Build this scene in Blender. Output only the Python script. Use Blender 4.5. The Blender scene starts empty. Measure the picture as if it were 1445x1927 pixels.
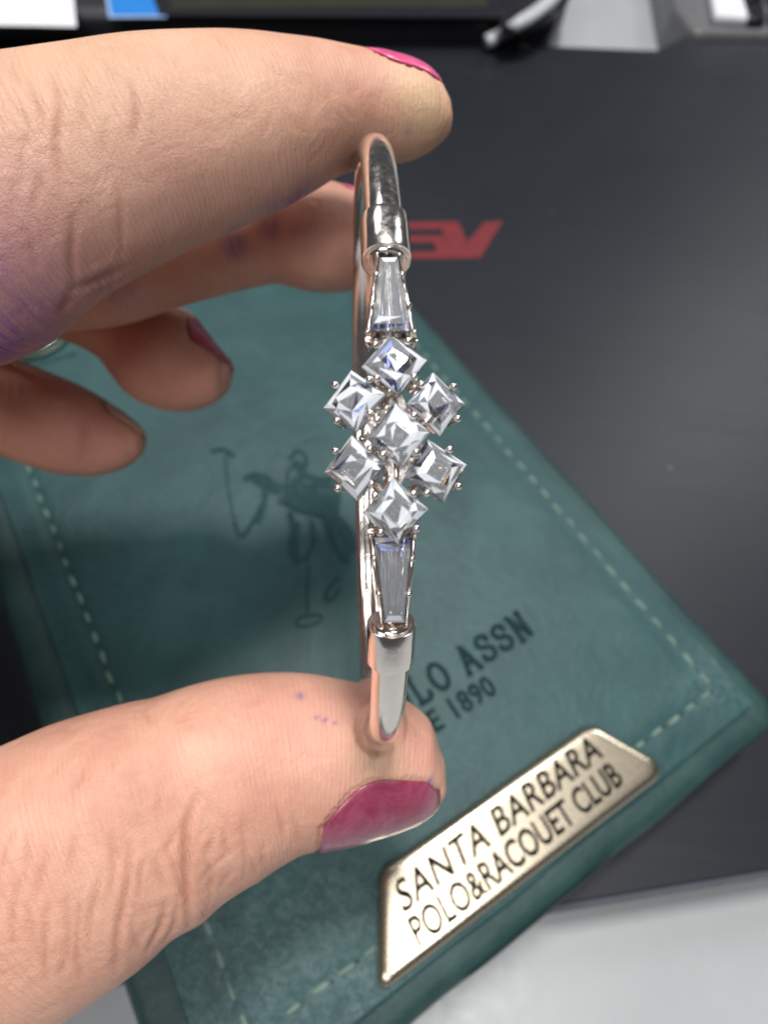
import bpy, bmesh, math, random
import numpy as np
from mathutils import Vector, Matrix
random.seed(7); rng = np.random.default_rng(7)
# ---------------------------------------------------------------- camera (1 unit = 1 cm)
scene = bpy.context.scene
scene.unit_settings.system = 'METRIC'; scene.unit_settings.scale_length = 0.01
PITCH, ROLL, FPX = math.radians(58.957), math.radians(-6.202), 1120.0
CX, CY = 722.5, 963.5
WT = 3.1                       # height of the wallet's top over the desk
ZC = WT + 10.71
CAM = np.array([0, 0, ZC])
Fv = np.array([0, math.cos(PITCH), -math.sin(PITCH)]); R0 = np.array([1., 0, 0]); D0 = np.cross(Fv, R0)
Rv = R0*math.cos(ROLL) + D0*math.sin(ROLL); Dv = -R0*math.sin(ROLL) + D0*math.cos(ROLL)
def ray(px, py): return Fv + Rv*(px-CX)/FPX + Dv*(py-CY)/FPX
def P(px, py, z): return CAM + ray(px, py)*z                 # point at depth z along the view
def G(px, py, h=0.0):                                        # point on the level plane at height h
    d = ray(px, py); return CAM + d*((h-ZC)/d[2])
def Cm(x, y, z): return CAM + Rv*x - Dv*y + Fv*z
def proj(p):
    q = np.asarray(p) - CAM; z = q@Fv
    return CX + FPX*(q@Rv)/z, CY + FPX*(q@Dv)/z, z
cd = bpy.data.cameras.new("camera"); cam = bpy.data.objects.new("camera", cd)
scene.collection.objects.link(cam); scene.camera = cam
cam.matrix_world = Matrix(((Rv[0], -Dv[0], -Fv[0], 0), (Rv[1], -Dv[1], -Fv[1], 0), (Rv[2], -Dv[2], -Fv[2], ZC), (0, 0, 0, 1)))
cd.sensor_fit = 'HORIZONTAL'; cd.sensor_width = 36; cd.lens = FPX/1445*36
cd.clip_start = .1; cd.clip_end = 2000
cd.dof.use_dof = True; cd.dof.focus_distance = 4.5; cd.dof.aperture_fstop = .35
# ---------------------------------------------------------------- world and lamps (office ceiling panels and an added front fill)
w = bpy.data.worlds.new("World"); scene.world = w; w.use_nodes = True
bg = w.node_tree.nodes['Background']; bg.inputs[0].default_value = (.82, .84, .90, 1); bg.inputs[1].default_value = .075
scene.view_settings.view_transform = 'Standard'; scene.view_settings.look = 'None'
scene.view_settings.exposure = 0; scene.view_settings.gamma = 1
def lamp(name, pos, power, sx, sy, col, target=(0, 6, 4)):
    l = bpy.data.lights.new(name, 'AREA'); l.shape = 'RECTANGLE'; l.size = sx; l.size_y = sy; l.energy = power; l.color = col
    o = bpy.data.objects.new(name, l); scene.collection.objects.link(o); o.location = pos
    o.rotation_euler = (Vector(target)-Vector(pos)).to_track_quat('-Z', 'Y').to_euler(); return o
lamp('ceiling_or_fill_panel', (27, -26, 158), 58000, 18, 34, (1, .98, .95))
lamp('ceiling_or_fill_panel', (-4, 46, 165), 230000, 24, 32, (1, .985, .96))
lamp('ceiling_or_fill_panel', (95, 125, 135), 90000, 30, 50, (.95, .98, 1))
lamp('ceiling_or_fill_panel', (-85, 140, 150), 55000, 60, 40, (.93, .97, 1))
lamp('ceiling_or_fill_panel', (-32, -82, 122), 68000, 84, 46, (.99, .99, 1))  # unseen fill added behind the camera to brighten the stones
cy = scene.cycles
cy.max_bounces = 14; cy.transmission_bounces = 14; cy.glossy_bounces = 6; cy.transparent_max_bounces = 8
cy.caustics_reflective = False; cy.caustics_refractive = False
# ---------------------------------------------------------------- node materials
def nt(name):
    m = bpy.data.materials.new(name); m.use_nodes = True
    t = m.node_tree; t.nodes.clear()
    out = t.nodes.new('ShaderNodeOutputMaterial')
    return m, t, out
class N:
    def __init__(s, name):
        s.m, s.t, s.out = nt(name); s.b = s.n('ShaderNodeBsdfPrincipled'); s.l(s.b.outputs[0], s.out.inputs[0])
        s.tc = s.n('ShaderNodeTexCoord').outputs['Object']
    def n(s, typ, **kw):
        x = s.t.nodes.new(typ)
        for k, v in kw.items(): setattr(x, k, v)
        return x
    def l(s, a, b): s.t.links.new(a, b)
    def set(s, **kw):
        for k, v in kw.items(): s.b.inputs[k.replace('_', ' ')].default_value = v
    def noise(s, scale, detail=4, rough=.55, dist=0, vec=None, out='Fac'):
        x = s.n('ShaderNodeTexNoise'); x.inputs['Scale'].default_value = scale; x.inputs['Detail'].default_value = detail
        x.inputs['Roughness'].default_value = rough; x.inputs['Distortion'].default_value = dist
        s.l(vec or s.tc, x.inputs['Vector']); return x.outputs[out]
    def vor(s, scale, feature='F1', vec=None, rand=1):
        x = s.n('ShaderNodeTexVoronoi'); x.feature = feature; x.inputs['Scale'].default_value = scale; x.inputs['Randomness'].default_value = rand
        s.l(vec or s.tc, x.inputs['Vector']); return x.outputs['Distance']
    def ramp(s, fac, stops):
        x = s.n('ShaderNodeValToRGB'); e = x.color_ramp.elements
        while len(e) < len(stops): e.new(.5)
        for el, (p, c) in zip(e, stops):
            el.position = p; el.color = (c, c, c, 1) if isinstance(c, (int, float)) else (*c, 1)
        s.l(fac, x.inputs[0]); return x.outputs[0]
    def mix(s, fac, a, b, blend='MIX'):
        x = s.n('ShaderNodeMix'); x.data_type = 'RGBA'; x.blend_type = blend
        for i, v in ((0, fac), (6, a), (7, b)):
            if isinstance(v, (int, float)): x.inputs[i].default_value = v
            elif isinstance(v, tuple): x.inputs[i].default_value = (*v, 1)
            else: s.l(v, x.inputs[i])
        return x.outputs[2]
    def math(s, op, a, b=0.0):
        x = s.n('ShaderNodeMath'); x.operation = op
        for i, v in enumerate((a, b)):
            if isinstance(v, (int, float)): x.inputs[i].default_value = v
            else: s.l(v, x.inputs[i])
        return x.outputs[0]
    def attr(s, name, out='Fac'):
        x = s.n('ShaderNodeAttribute'); x.attribute_name = name; return x.outputs[out]
    def mapping(s, scale=(1, 1, 1), rot=(0, 0, 0), vec=None):
        x = s.n('ShaderNodeMapping'); x.inputs['Scale'].default_value = scale; x.inputs['Rotation'].default_value = rot
        s.l(vec or s.tc, x.inputs['Vector']); return x.outputs[0]
    def bump(s, h, strength, dist, normal=None):
        x = s.n('ShaderNodeBump'); x.inputs['Strength'].default_value = strength; x.inputs['Distance'].default_value = dist
        s.l(h, x.inputs['Height'])
        if normal: s.l(normal, x.inputs['Normal'])
        s.l(x.outputs[0], s.b.inputs['Normal']); return x.outputs[0]
    def color(s, c): s.l(c, s.b.inputs['Base Color'])
    def rough(s, c): s.l(c, s.b.inputs['Roughness'])

def mat_skin():
    s = N('skin')
    al = s.attr('along'); 
    col = s.ramp(s.noise(1.1, 5, .6), [(.3, (.60, .30, .215)), (.5, (.70, .375, .27)), (.72, (.77, .45, .33))])
    col = s.mix(s.math('MULTIPLY', s.ramp(s.noise(5, 4, .6), [(.45, 0.), (.75, 1.)]), .22), col, (.62, .27, .20))
    col = s.mix(s.attr('flush'), col, (.68, .30, .24))
    col = s.mix(s.attr('pale'), col, (.78, .56, .34))
    # purple ink rubbed into the ridges of the skin
    comb = s.n('ShaderNodeCombineXYZ'); s.l(s.math('MULTIPLY', al, 14), comb.inputs[0]); s.l(s.math('MULTIPLY', s.attr('around'), 1.6), comb.inputs[1])
    streak = s.ramp(s.noise(1.6, 4, .7, .4, vec=comb.outputs[0]), [(.42, 0.), (.62, 1.)])
    ink = s.math('MULTIPLY', s.attr('ink'), s.math('ADD', s.math('MULTIPLY', streak, .5), .45))
    col = s.mix(ink, col, (.11, .05, .33))
    col = s.mix(s.math('MULTIPLY', s.attr('lilac'), .38), col, (.36, .18, .30))
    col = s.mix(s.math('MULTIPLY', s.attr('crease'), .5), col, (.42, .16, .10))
    s.color(col)
    s.set(Subsurface_Weight=.36, Subsurface_Scale=.12, IOR=1.42)
    s.b.inputs['Subsurface Radius'].default_value = (1, .35, .2)
    s.rough(s.ramp(s.noise(30, 3, .6), [(.3, .32), (.7, .52)]))
    # relief: fine cells, transverse friction ridges, pores, soft lumps
    cell = s.vor(26, 'DISTANCE_TO_EDGE', vec=s.mapping((1, 1, 1)))
    cell = s.ramp(cell, [(0, 0.), (.16, 1.)])
    comb2 = s.n('ShaderNodeCombineXYZ'); s.l(s.math('MULTIPLY', al, 1.0), comb2.inputs[0]); s.l(s.math('MULTIPLY', s.attr('around'), .35), comb2.inputs[1])
    wv = s.n('ShaderNodeTexWave'); wv.inputs['Scale'].default_value = 6.5; wv.inputs['Distortion'].default_value = 3.5; wv.inputs['Detail'].default_value = 3; wv.inputs['Detail Scale'].default_value = 2.2
    s.l(comb2.outputs[0], wv.inputs['Vector'])
    comb3 = s.n('ShaderNodeCombineXYZ'); s.l(s.math('MULTIPLY', al, 22), comb3.inputs[0]); s.l(s.math('MULTIPLY', s.attr('around'), 2.5), comb3.inputs[1])
    fine = s.noise(1.5, 5, .7, .6, vec=comb3.outputs[0])
    h = s.math('ADD', s.math('MULTIPLY', cell, .14), s.math('MULTIPLY', wv.outputs['Fac'], .22))
    h = s.math('ADD', h, s.math('MULTIPLY', fine, .9))
    h = s.math('ADD', h, s.math('MULTIPLY', s.noise(45, 3, .7), .35))
    b1 = s.bump(h, .8, .013)
    s.bump(s.noise(2.6, 3, .5, .8), .35, .09, b1)
    return s.m
def mat_nail(name, c1, c2):
    s = N(name)
    s.color(s.mix(s.ramp(s.noise(3.5, 5, .7, 1.2), [(.35, 0.), (.7, 1.)]), c1, c2))
    s.set(Coat_Weight=.7, Coat_Roughness=.16, Roughness=.33, Subsurface_Weight=.05)
    s.bump(s.noise(6, 4, .6), .15, .03); return s.m
def mat_silver(name='silver', base=(.90, .87, .83), r=.10, bs=.06, rv=1.0):
    s = N(name); s.set(Metallic=1.0); s.b.inputs['Base Color'].default_value = (*base, 1)
    s.rough(s.ramp(s.noise(12, 6, .7), [(.35, r*(1-.4*rv)), (.75, r*(1+rv))]))
    s.bump(s.noise(9, 5, .65), bs, .02); return s.m
def mat_crystal(name, tint, haze):
    m, t, out = nt(name)
    g = t.nodes.new('ShaderNodeBsdfGlass'); g.inputs['Color'].default_value = (*tint, 1); g.inputs['IOR'].default_value = 2.16; g.inputs['Roughness'].default_value = 0.0
    d = t.nodes.new('ShaderNodeBsdfDiffuse'); d.inputs[0].default_value = (.90, .94, 1, 1)  # white diffuse share stands in for the sparkle of the facets
    mx = t.nodes.new('ShaderNodeMixShader'); mx.inputs[0].default_value = haze; t.links.new(g.outputs[0], mx.inputs[1]); t.links.new(d.outputs[0], mx.inputs[2])
    t.links.new(mx.outputs[0], out.inputs[0]); return m
def mat_leather(name='green_leather', base=(.016, .062, .065), dark=(.010, .043, .047), light=(.028, .088, .090)):
    s = N(name)
    c = s.ramp(s.noise(.55, 5, .6, .6), [(.3, dark), (.5, base), (.75, light)])
    c = s.mix(s.math('MULTIPLY', s.ramp(s.noise(9, 6, .7, .5), [(.45, 0.), (.7, 1.)]), .35), c, light)
    s.set(Specular_IOR_Level=.36)
    rub = s.math('MULTIPLY', s.attr('rub'), s.ramp(s.noise(7, 8, .8, 1.0), [(.45, 0.), (.7, 1.)]))
    c = s.mix(s.math('MULTIPLY', rub, .32), c, (.30, .40, .40)); s.color(c)
    s.rough(s.ramp(s.noise(14, 4, .6), [(.3, .38), (.7, .52)]))
    h = s.math('ADD', s.vor(24, 'F1'), s.math('MULTIPLY', s.noise(40, 5, .7), .8))
    b1 = s.bump(h, .35, .014); s.bump(s.noise(1.6, 5, .6, .7), .28, .09, b1); return s.m
def mat_plain(name, c, r=.5, var=.2, scale=3, bump=.1, bscale=30, bdist=.02, **kw):
    s = N(name); d = tuple(v*(1-var) for v in c); e = tuple(min(1, v*(1+var)) for v in c)
    s.color(s.ramp(s.noise(scale, 5, .65, .3), [(.3, d), (.7, e)])); s.set(Roughness=r, **kw)
    s.bump(s.noise(bscale, 4, .6), bump, bdist); return s.m
def mat_casing():
    s = N('black_casing')
    c = s.ramp(s.noise(.12, 4, .6, .5), [(.3, (.006, .008, .013)), (.7, (.013, .014, .020))])
    vec = s.mapping((.35, 9, 1), (0, 0, math.radians(-22)))
    st = s.ramp(s.noise(.5, 6, .75, .3, vec=vec), [(.5, 0.), (.75, 1.)])
    c = s.mix(s.math('MULTIPLY', st, .2), c, (.034, .036, .044))
    specks = s.ramp(s.vor(.55, 'F1'), [(.012, 1.), (.03, 0.)])
    c = s.mix(s.math('MULTIPLY', specks, .6), c, (.35, .33, .32)); s.color(c)
    s.set(Specular_IOR_Level=.36); s.rough(s.ramp(s.noise(1.2, 6, .7, .4, vec=vec), [(.3, .40), (.7, .46)]))
    s.bump(s.noise(30, 4, .7), .25, .012); return s.m
def mat_desk():
    s = N('desk_laminate')
    c = s.ramp(s.noise(.15, 4, .6), [(.3, (.36, .375, .385)), (.7, (.40, .41, .42))])
    sp = s.ramp(s.vor(.8, 'F1'), [(.03, 1.), (.07, 0.)])
    c = s.mix(s.math('MULTIPLY', sp, s.ramp(s.noise(1.3), [(.5, 0.), (.6, .5)])), c, (.30, .24, .22)); s.color(c)
    s.rough(s.ramp(s.noise(3, 5, .7), [(.3, .28), (.7, .42)])); s.bump(s.noise(22, 3), .08, .01); return s.m
M = dict(skin=mat_skin(), pink=mat_nail('pink_polish', (.74, .075, .23), (.86, .13, .32)), wine=mat_nail('wine_polish', (.25, .030, .070), (.38, .085, .15)),
    rose=mat_nail('rose_polish', (.42, .05, .10), (.55, .09, .15)), bare=mat_nail('bare_nail', (.62, .36, .27), (.70, .42, .32)),
    silver=mat_silver('silver', (.92, .85, .79), .16, .05), plate=mat_silver('plate_metal', (.70, .61, .47), .27, .0, .1), band=mat_silver('band_metal', (.80, .76, .68), .16), crystal=[mat_crystal('crystal', (.985, .99, 1), .21), mat_crystal('crystal_white_sparkle', (.98, .99, 1), .80), mat_crystal('crystal_blue_fire', (.42, .50, 1), .04), mat_crystal('crystal_amber_fire', (1, .80, .45), .04), mat_silver('added_mirror_facet', (.93, .95, 1), .06, .0, .2)],  # crystal: white and tinted facets paint sparkle in, mirror facets are added reflectors
    leather=mat_leather(), edge=mat_leather('edge_leather', (.021, .056, .055), (.014, .042, .043), (.034, .080, .075)),
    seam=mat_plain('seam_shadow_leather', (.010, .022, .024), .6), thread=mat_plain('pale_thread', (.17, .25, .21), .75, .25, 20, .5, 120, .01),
    print=mat_plain('dark_emboss', (.009, .029, .033), .85, .3, 9, .2, 40, Specular_IOR_Level=.15), ghost=mat_plain('faint_emboss', (.011, .043, .047), .7, .3, 7, .2, 40, Specular_IOR_Level=.25),
    black_ink=mat_plain('black_enamel', (.006, .006, .005), .85, .2, Specular_IOR_Level=.1), casing=mat_casing(), casing_edge=mat_plain('casing_edge', (.10, .105, .125), .45, .15, 2),
    red=mat_plain('red_print', (.15, .009, .015), .5, .2, 3), desk=mat_desk(),
    device=mat_plain('device_plastic', (.012, .012, .016), .38, .3, .6), screen=mat_plain('dull_screen', (.030, .032, .022), .2, .15, .5, .02),
    paper=mat_plain('white_paper', (.72, .73, .76), .6, .04, .7), blue=mat_plain('blue_sticker', (.015, .20, .62), .35, .12, 1.5), bluerim=mat_plain('pale_blue_rim', (.28, .42, .68), .4, .1),
    cable=mat_plain('grey_cable', (.42, .44, .45), .42, .1), keys=mat_plain('black_keys', (.015, .015, .02), .18, .3), greyp=mat_plain('grey_plastic', (.13, .13, .135), .4, .15),
    badge=mat_silver('badge_metal', (.62, .62, .60), .3), badgedark=mat_plain('dark_green_rim', (.008, .035, .02), .4))
# ---------------------------------------------------------------- helpers
def link(o, parent=None):
    scene.collection.objects.link(o)
    if parent is not None: o.parent = parent
    return o
def empty(name, loc, label, cat):
    o = bpy.data.objects.new(name, None); o.location = loc; o.empty_display_size = .5
    o['label'] = label; o['category'] = cat; link(o); bpy.context.view_layer.update(); return o
def obj(name, verts, faces, mat, parent=None, smooth=True, origin=None):
    verts = np.asarray(verts, float).reshape(-1, 3)
    org = np.zeros(3) if origin is None else np.asarray(origin, float)
    poff = np.zeros(3) if parent is None else np.array(wloc(parent))
    me = bpy.data.meshes.new(name); me.from_pydata((verts-org).tolist(), [], [list(map(int, f)) for f in faces]); me.validate(); me.update()
    for m in (mat if isinstance(mat, (list, tuple)) else [mat]): me.materials.append(m)
    if smooth: me.polygons.foreach_set('use_smooth', [True]*len(me.polygons))
    for p in me.polygons:
        if len(p.vertices) > 6: p.use_smooth = False
    o = bpy.data.objects.new(name, me); link(o, parent); o.location = tuple(org-poff); return o
def wloc(o):
    l = Vector(o.location)
    while o.parent: o = o.parent; l = l + Vector(o.location)
    return l
class MB:
    def __init__(s): s.v = []; s.f = []
    def add(s, v, f):
        n = len(s.v); s.v += [tuple(map(float, p)) for p in v]; s.f += [[i+n for i in q] for q in f]
    def tube(s, pts, rad, seg=10, cap=True, ell=None, up=None):
        pts = np.asarray(pts, float); n = len(pts)
        rad = np.broadcast_to(np.asarray(rad, float), (n,))
        t = np.gradient(pts, axis=0); t /= np.linalg.norm(t, axis=1)[:, None]
        a = np.array(up, float) if up is not None else (np.array([0, 0, 1.]) if abs(t[0][2]) < .8 else np.array([1., 0, 0]))
        V = []
        for i in range(n):
            x = a-(a@t[i])*t[i]; x /= np.linalg.norm(x); y = np.cross(t[i], x)
            if up is None: a = x
            e1, e2 = (1, 1) if ell is None else (ell[i] if np.ndim(ell) > 1 else ell)
            for k in range(seg):
                th = 2*math.pi*k/seg; V.append(pts[i]+rad[i]*(x*math.cos(th)*e1+y*math.sin(th)*e2))
        Fc = [[i*seg+k, i*seg+(k+1) % seg, (i+1)*seg+(k+1) % seg, (i+1)*seg+k] for i in range(n-1) for k in range(seg)]
        if cap: Fc += [list(range(seg))[::-1], list(range((n-1)*seg, n*seg))]
        s.add(V, Fc)
    def ball(s, c, r, seg=8, rings=5, sc=(1, 1, 1)):
        V = [(c[0], c[1], c[2]+r*sc[2])]
        for i in range(1, rings):
            ph = math.pi*i/rings
            for k in range(seg):
                th = 2*math.pi*k/seg; V.append((c[0]+r*sc[0]*math.sin(ph)*math.cos(th), c[1]+r*sc[1]*math.sin(ph)*math.sin(th), c[2]+r*sc[2]*math.cos(ph)))
        V.append((c[0], c[1], c[2]-r*sc[2])); L = len(V)-1; Fc = []
        for k in range(seg):
            Fc.append([0, 1+k, 1+(k+1) % seg]); Fc.append([L, L-seg+(k+1) % seg, L-seg+k])
            for i in range(rings-2): a = 1+i*seg; Fc.append([a+k, a+seg+k, a+seg+(k+1) % seg, a+(k+1) % seg])
        s.add(V, Fc)
    def build(s, name, mat, parent=None, smooth=True, origin=None): return obj(name, s.v, s.f, mat, parent, smooth, origin)
def spline(pts, n):                                            # Catmull-Rom through rows of pts, chord-length spaced
    pts = np.asarray(pts, float); d = np.r_[0, np.cumsum(np.linalg.norm(np.diff(pts[:, :3], axis=0), axis=1)**.5+1e-9)]
    m = np.gradient(pts, d, axis=0); T = np.linspace(0, d[-1], n); out = []
    for t in T:
        i = min(len(d)-2, max(0, np.searchsorted(d, t)-1)); h = d[i+1]-d[i]; u = (t-d[i])/h
        out.append((2*u**3-3*u**2+1)*pts[i]+(u**3-2*u**2+u)*h*m[i]+(-2*u**3+3*u**2)*pts[i+1]+(u**3-u**2)*h*m[i+1])
    return np.array(out)
def roundpoly(pts, rads, n=8):                                 # 2-D polygon with rounded corners
    pts = [np.array(p, float) for p in pts]; out = []
    for i, p in enumerate(pts):
        a, b = pts[i-1]-p, pts[(i+1) % len(pts)]-p; la, lb = np.linalg.norm(a), np.linalg.norm(b); a /= la; b /= lb
        ang = math.acos(np.clip(a@b, -1, 1)); r = rads[i] if isinstance(rads, (list, tuple)) else rads
        t = min(r/math.tan(ang/2), la*.49, lb*.49); r = t*math.tan(ang/2)
        c = p+(a+b)/np.linalg.norm(a+b)*r/math.sin(ang/2); s0 = p+a*t-c; s1 = p+b*t-c
        a0 = math.atan2(s0[1], s0[0]); a1 = math.atan2(s1[1], s1[0]); dd = (a1-a0+math.pi) % (2*math.pi)-math.pi
        out += [c+r*np.array([math.cos(a0+dd*k/n), math.sin(a0+dd*k/n)]) for k in range(n+1)]
    return np.array(out)
def inset(poly, d):                                            # poly counter-clockwise
    e = np.roll(poly, -1, 0)-np.roll(poly, 1, 0); e /= np.linalg.norm(e, axis=1)[:, None]
    return poly+np.stack([-e[:, 1], e[:, 0]], 1)*d
def stack(poly, layers, close_top=True, close_bottom=True, wav=0):   # layers: (inset, z)
    V = []; n = len(poly)
    for d, z in layers: V += [(x, y, z) for x, y in inset(poly, d)]
    Fc = [[l*n+i, l*n+(i+1) % n, (l+1)*n+(i+1) % n, (l+1)*n+i] for l in range(len(layers)-1) for i in range(n)]
    if close_top: Fc.append(list(range((len(layers)-1)*n, len(layers)*n)))
    if close_bottom: Fc.append(list(range(n))[::-1])
    return V, Fc
def ccw(p):
    p = np.asarray(p); a = np.sum(p[:, 0]*np.roll(p[:, 1], -1)-p[:, 1]*np.roll(p[:, 0], -1)); return p if a > 0 else p[::-1]
def text_obj(name, s, bl, br, tl, mat, parent, depth=.01, offset=0.0, spacing=1.0):
    """lettering laid on a surface: bl, br, tl are world points of the bottom-left, bottom-right and top-left of the line"""
    c = bpy.data.curves.new(name, 'FONT'); c.body = s; c.offset = offset; c.resolution_u = 4; c.space_character = spacing; c.extrude = 0
    t = bpy.data.objects.new(name, c); scene.collection.objects.link(t); bpy.context.view_layer.update()
    me = bpy.data.meshes.new_from_object(t.evaluated_get(bpy.context.evaluated_depsgraph_get()))
    bpy.data.objects.remove(t); bpy.data.curves.remove(c)
    v = np.array([x.co[:] for x in me.vertices]); f = [list(p.vertices) for p in me.polygons]; bpy.data.meshes.remove(me)
    lo, hi = v.min(0), v.max(0); v = (v-lo)/np.maximum(hi-lo, 1e-6)
    bl, br, tl = map(np.asarray, (bl, br, tl))
    w = bl+np.outer(v[:, 0], br-bl)+np.outer(v[:, 1], tl-bl)
    n = np.cross(br-bl, tl-bl); n /= np.linalg.norm(n); k = len(w)
    V = np.r_[w+n*depth, w]; edges = {}
    for q in f:
        for a, b in zip(q, q[1:]+q[:1]):
            edges[(a, b)] = edges.get((b, a), 0) or 1
            if (b, a) in edges: edges[(a, b)] = edges[(b, a)] = 2
    Fc = f+[[a, a+k, b+k, b] for (a, b), c2 in edges.items() if c2 == 1]
    return obj(name, V, Fc, mat, parent, smooth=False, origin=bl)
# ================================================================ SETTING
def plane_sheet(name, x0, x1, y0, y1, z, mat):
    o = obj(name, [(x0, y0, z), (x1, y0, z), (x1, y1, z), (x0, y1, z)], [[0, 1, 2, 3]], mat, smooth=False); o['kind'] = 'structure'; return o
plane_sheet('desk', -120, 120, -60, 160, 0, M['desk'])
# ---------------------------------------------------------------- black box with red lettering (lies under the wallet)
MT = 1.5
umv = np.array([math.cos(math.radians(12.746)), math.sin(math.radians(12.746))]); vmv = np.array([-umv[1], umv[0]])
box = empty('equipment_case', (0, 10, 0), 'large flat charcoal black case with red capital letters, lying under the green wallet', 'case')
far = [G(1650, 77, MT)[:2], G(1445, 68, MT)[:2], G(1298, 59, MT)[:2], G(1234, 92, MT)[:2], G(911, 79, MT)[:2], G(500, 68, MT)[:2], G(-300, 70, MT)[:2]]
near = [umv*-26+vmv*-1.17, umv*34+vmv*-1.17]
outl = ccw(roundpoly([near[0], near[1]]+far, [1.2, 1.2, 1, .3, .5, .5, .5, .3, 1], 5))
v, f = stack(outl, [(.12, .02), (0, .15), (0, MT-.16), (.03, MT-.09), (.075, MT-.05), (.12, MT-.03)], close_top=False)
obj('case_edge', v, f, M['casing_edge'], box, origin=(0, 10, 0))
v, f = stack(outl, [(.12, MT-.03), (.13, MT-.004), (.16, MT)], close_bottom=False)
obj('case_lid', v, f, M['casing'], box, origin=(0, 10, 0))
def flat_poly(name, px, h, mat, parent, t=.012):
    p = ccw(np.array([G(x, y, h)[:2] for x, y in px])); v, f = stack(p, [(0, h), (0, h+t)]); return obj(name, v, f, mat, parent, smooth=False, origin=(*p.mean(0), h))
flat_poly('red_letter', [(826, 417), (862, 417), (879, 456), (911, 418), (946, 416), (903, 485), (851, 486)], MT+.004, M['red'], box)['label'] = 'red capital letter V'
flat_poly('red_letter', [(742, 419), (824, 417), (832, 431), (764, 432), (764, 444), (837, 443), (850, 486), (740, 487), (741, 474), (822, 473), (817, 456), (742, 457)], MT+.004, M['red'], box)['label'] = 'red capital letter S'
# ================================================================ WALLET
yaw = math.radians(36.985); U = np.array([math.cos(yaw), math.sin(yaw)]); Vv = np.array([-U[1], U[0]])
O = G(1435, 1330, WT)[:2]
def uv(u, v): return O+U*u+Vv*v
def rect(u0, u1, v0, v1, r, n=8, sub=40):
    p = roundpoly([uv(u0, v0), uv(u1, v0), uv(u1, v1), uv(u0, v1)], r, n)
    out = []                                                   # subdivide the long sides and let them waver a little
    for i in range(len(p)):
        a, b = p[i], p[(i+1) % len(p)]; L = np.linalg.norm(b-a); k = max(1, int(L/.35))
        out += [a+(b-a)*j/k for j in range(k)]
    return ccw(np.array(out))
wal = empty('wallet', (*uv(-5, 7), MT), 'green leather wallet with pale stitching and a metal name plate, under the hand', 'wallet')
wr = rect(-11.15, .42, -.42, 16.45, .55)
def wav(p, a, s=1.0):
    return p+np.stack([np.sin(p[:, 1]*2.1*s+p[:, 0])*a+np.sin(p[:, 1]*5.3+1)*a*.4, np.sin(p[:, 0]*1.9*s+p[:, 1]*.7)*a+np.sin(p[:, 0]*4.7)*a*.4], 1)
wr = wav(wr, .012)
v, f = stack(wr, [(.5, MT+.01), (.2, MT+.03), (.06, MT+.14), (.02, MT+.32), (.03, MT+.52), (.10, MT+.62)], close_top=False)
obj('lower_leaf', v, f, M['edge'], wal, origin=(*uv(-5, 7), MT))
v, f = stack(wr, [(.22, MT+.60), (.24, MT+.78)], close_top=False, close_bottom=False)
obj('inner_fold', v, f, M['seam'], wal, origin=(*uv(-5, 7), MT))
v, f = stack(wr, [(.12, MT+.76), (.03, MT+.84), (0, MT+1.0), (.02, MT+1.2), (.08, MT+1.36), (.18, MT+1.45), (.30, MT+1.485), (.5, MT+1.487)], close_top=False)
V8, F8 = [], []
for a_, b_ in ((.48, 0),):
    c_ = inset(wr, .5); V8 = [(x, y, MT+1.487) for x, y in c_]+[(*c_.mean(0), MT+1.487)]; F8 = [[i, (i+1) % len(c_), len(c_)] for i in range(len(c_))]
n8 = len(v); v = v+V8; f = f+[[i+n8 for i in q] for q in F8]
obj('upper_leaf', v, f, M['edge'], wal, origin=(*uv(-5, 7), MT))
# dark strip on the front edge, painted as the shade of an open gap
for (a, b) in ((-6.9, -3.9),):
    mb = MB(); pts = [np.array([*uv(a+(b-a)*t, -.352), MT+1.37+.008*math.sin(9*t)]) for t in np.linspace(0, 1, 24)]
    mb.tube(pts, [.006+.045*math.sin(math.pi*min(1, t*1.0))**.5 for t in np.linspace(0, 1, 24)], 8, ell=(1.3, .5), up=(0, 0, 1)); mb.build('slot_shade', M['seam'], wal, origin=(*uv(-5, 0), MT+.8))
cvp = wav(rect(-10.46, -.06, .08, 16.2, .28), .012)
cvt = WT
v, f = stack(cvp, [(.05, cvt-.125), (.0, cvt-.10), (.0, cvt-.035), (.02, cvt-.022), (.06, cvt-.016)], close_top=False, close_bottom=False)
# top of the cover as a gently uneven grid-filled face set
bm = bmesh.new()
mb = MB(); mb.add(v, f); nring = len(cvp)
co = obj('cover', mb.v, mb.f, M['leather'], wal, origin=(*uv(-5, 7), MT))
bm.from_mesh(co.data); bm.verts.ensure_lookup_table()
ringv = [bm.verts[4*nring+i] for i in range(nring)]
oo = np.array([*uv(-5, 7), MT])
face = bm.faces.new(ringv); face.smooth = True
bmesh.ops.triangulate(bm, faces=[face]); 
for k in range(1):
    pass
bm.to_mesh(co.data); bm.free()
at = co.data.attributes.new('rub', 'FLOAT', 'POINT')
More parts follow.
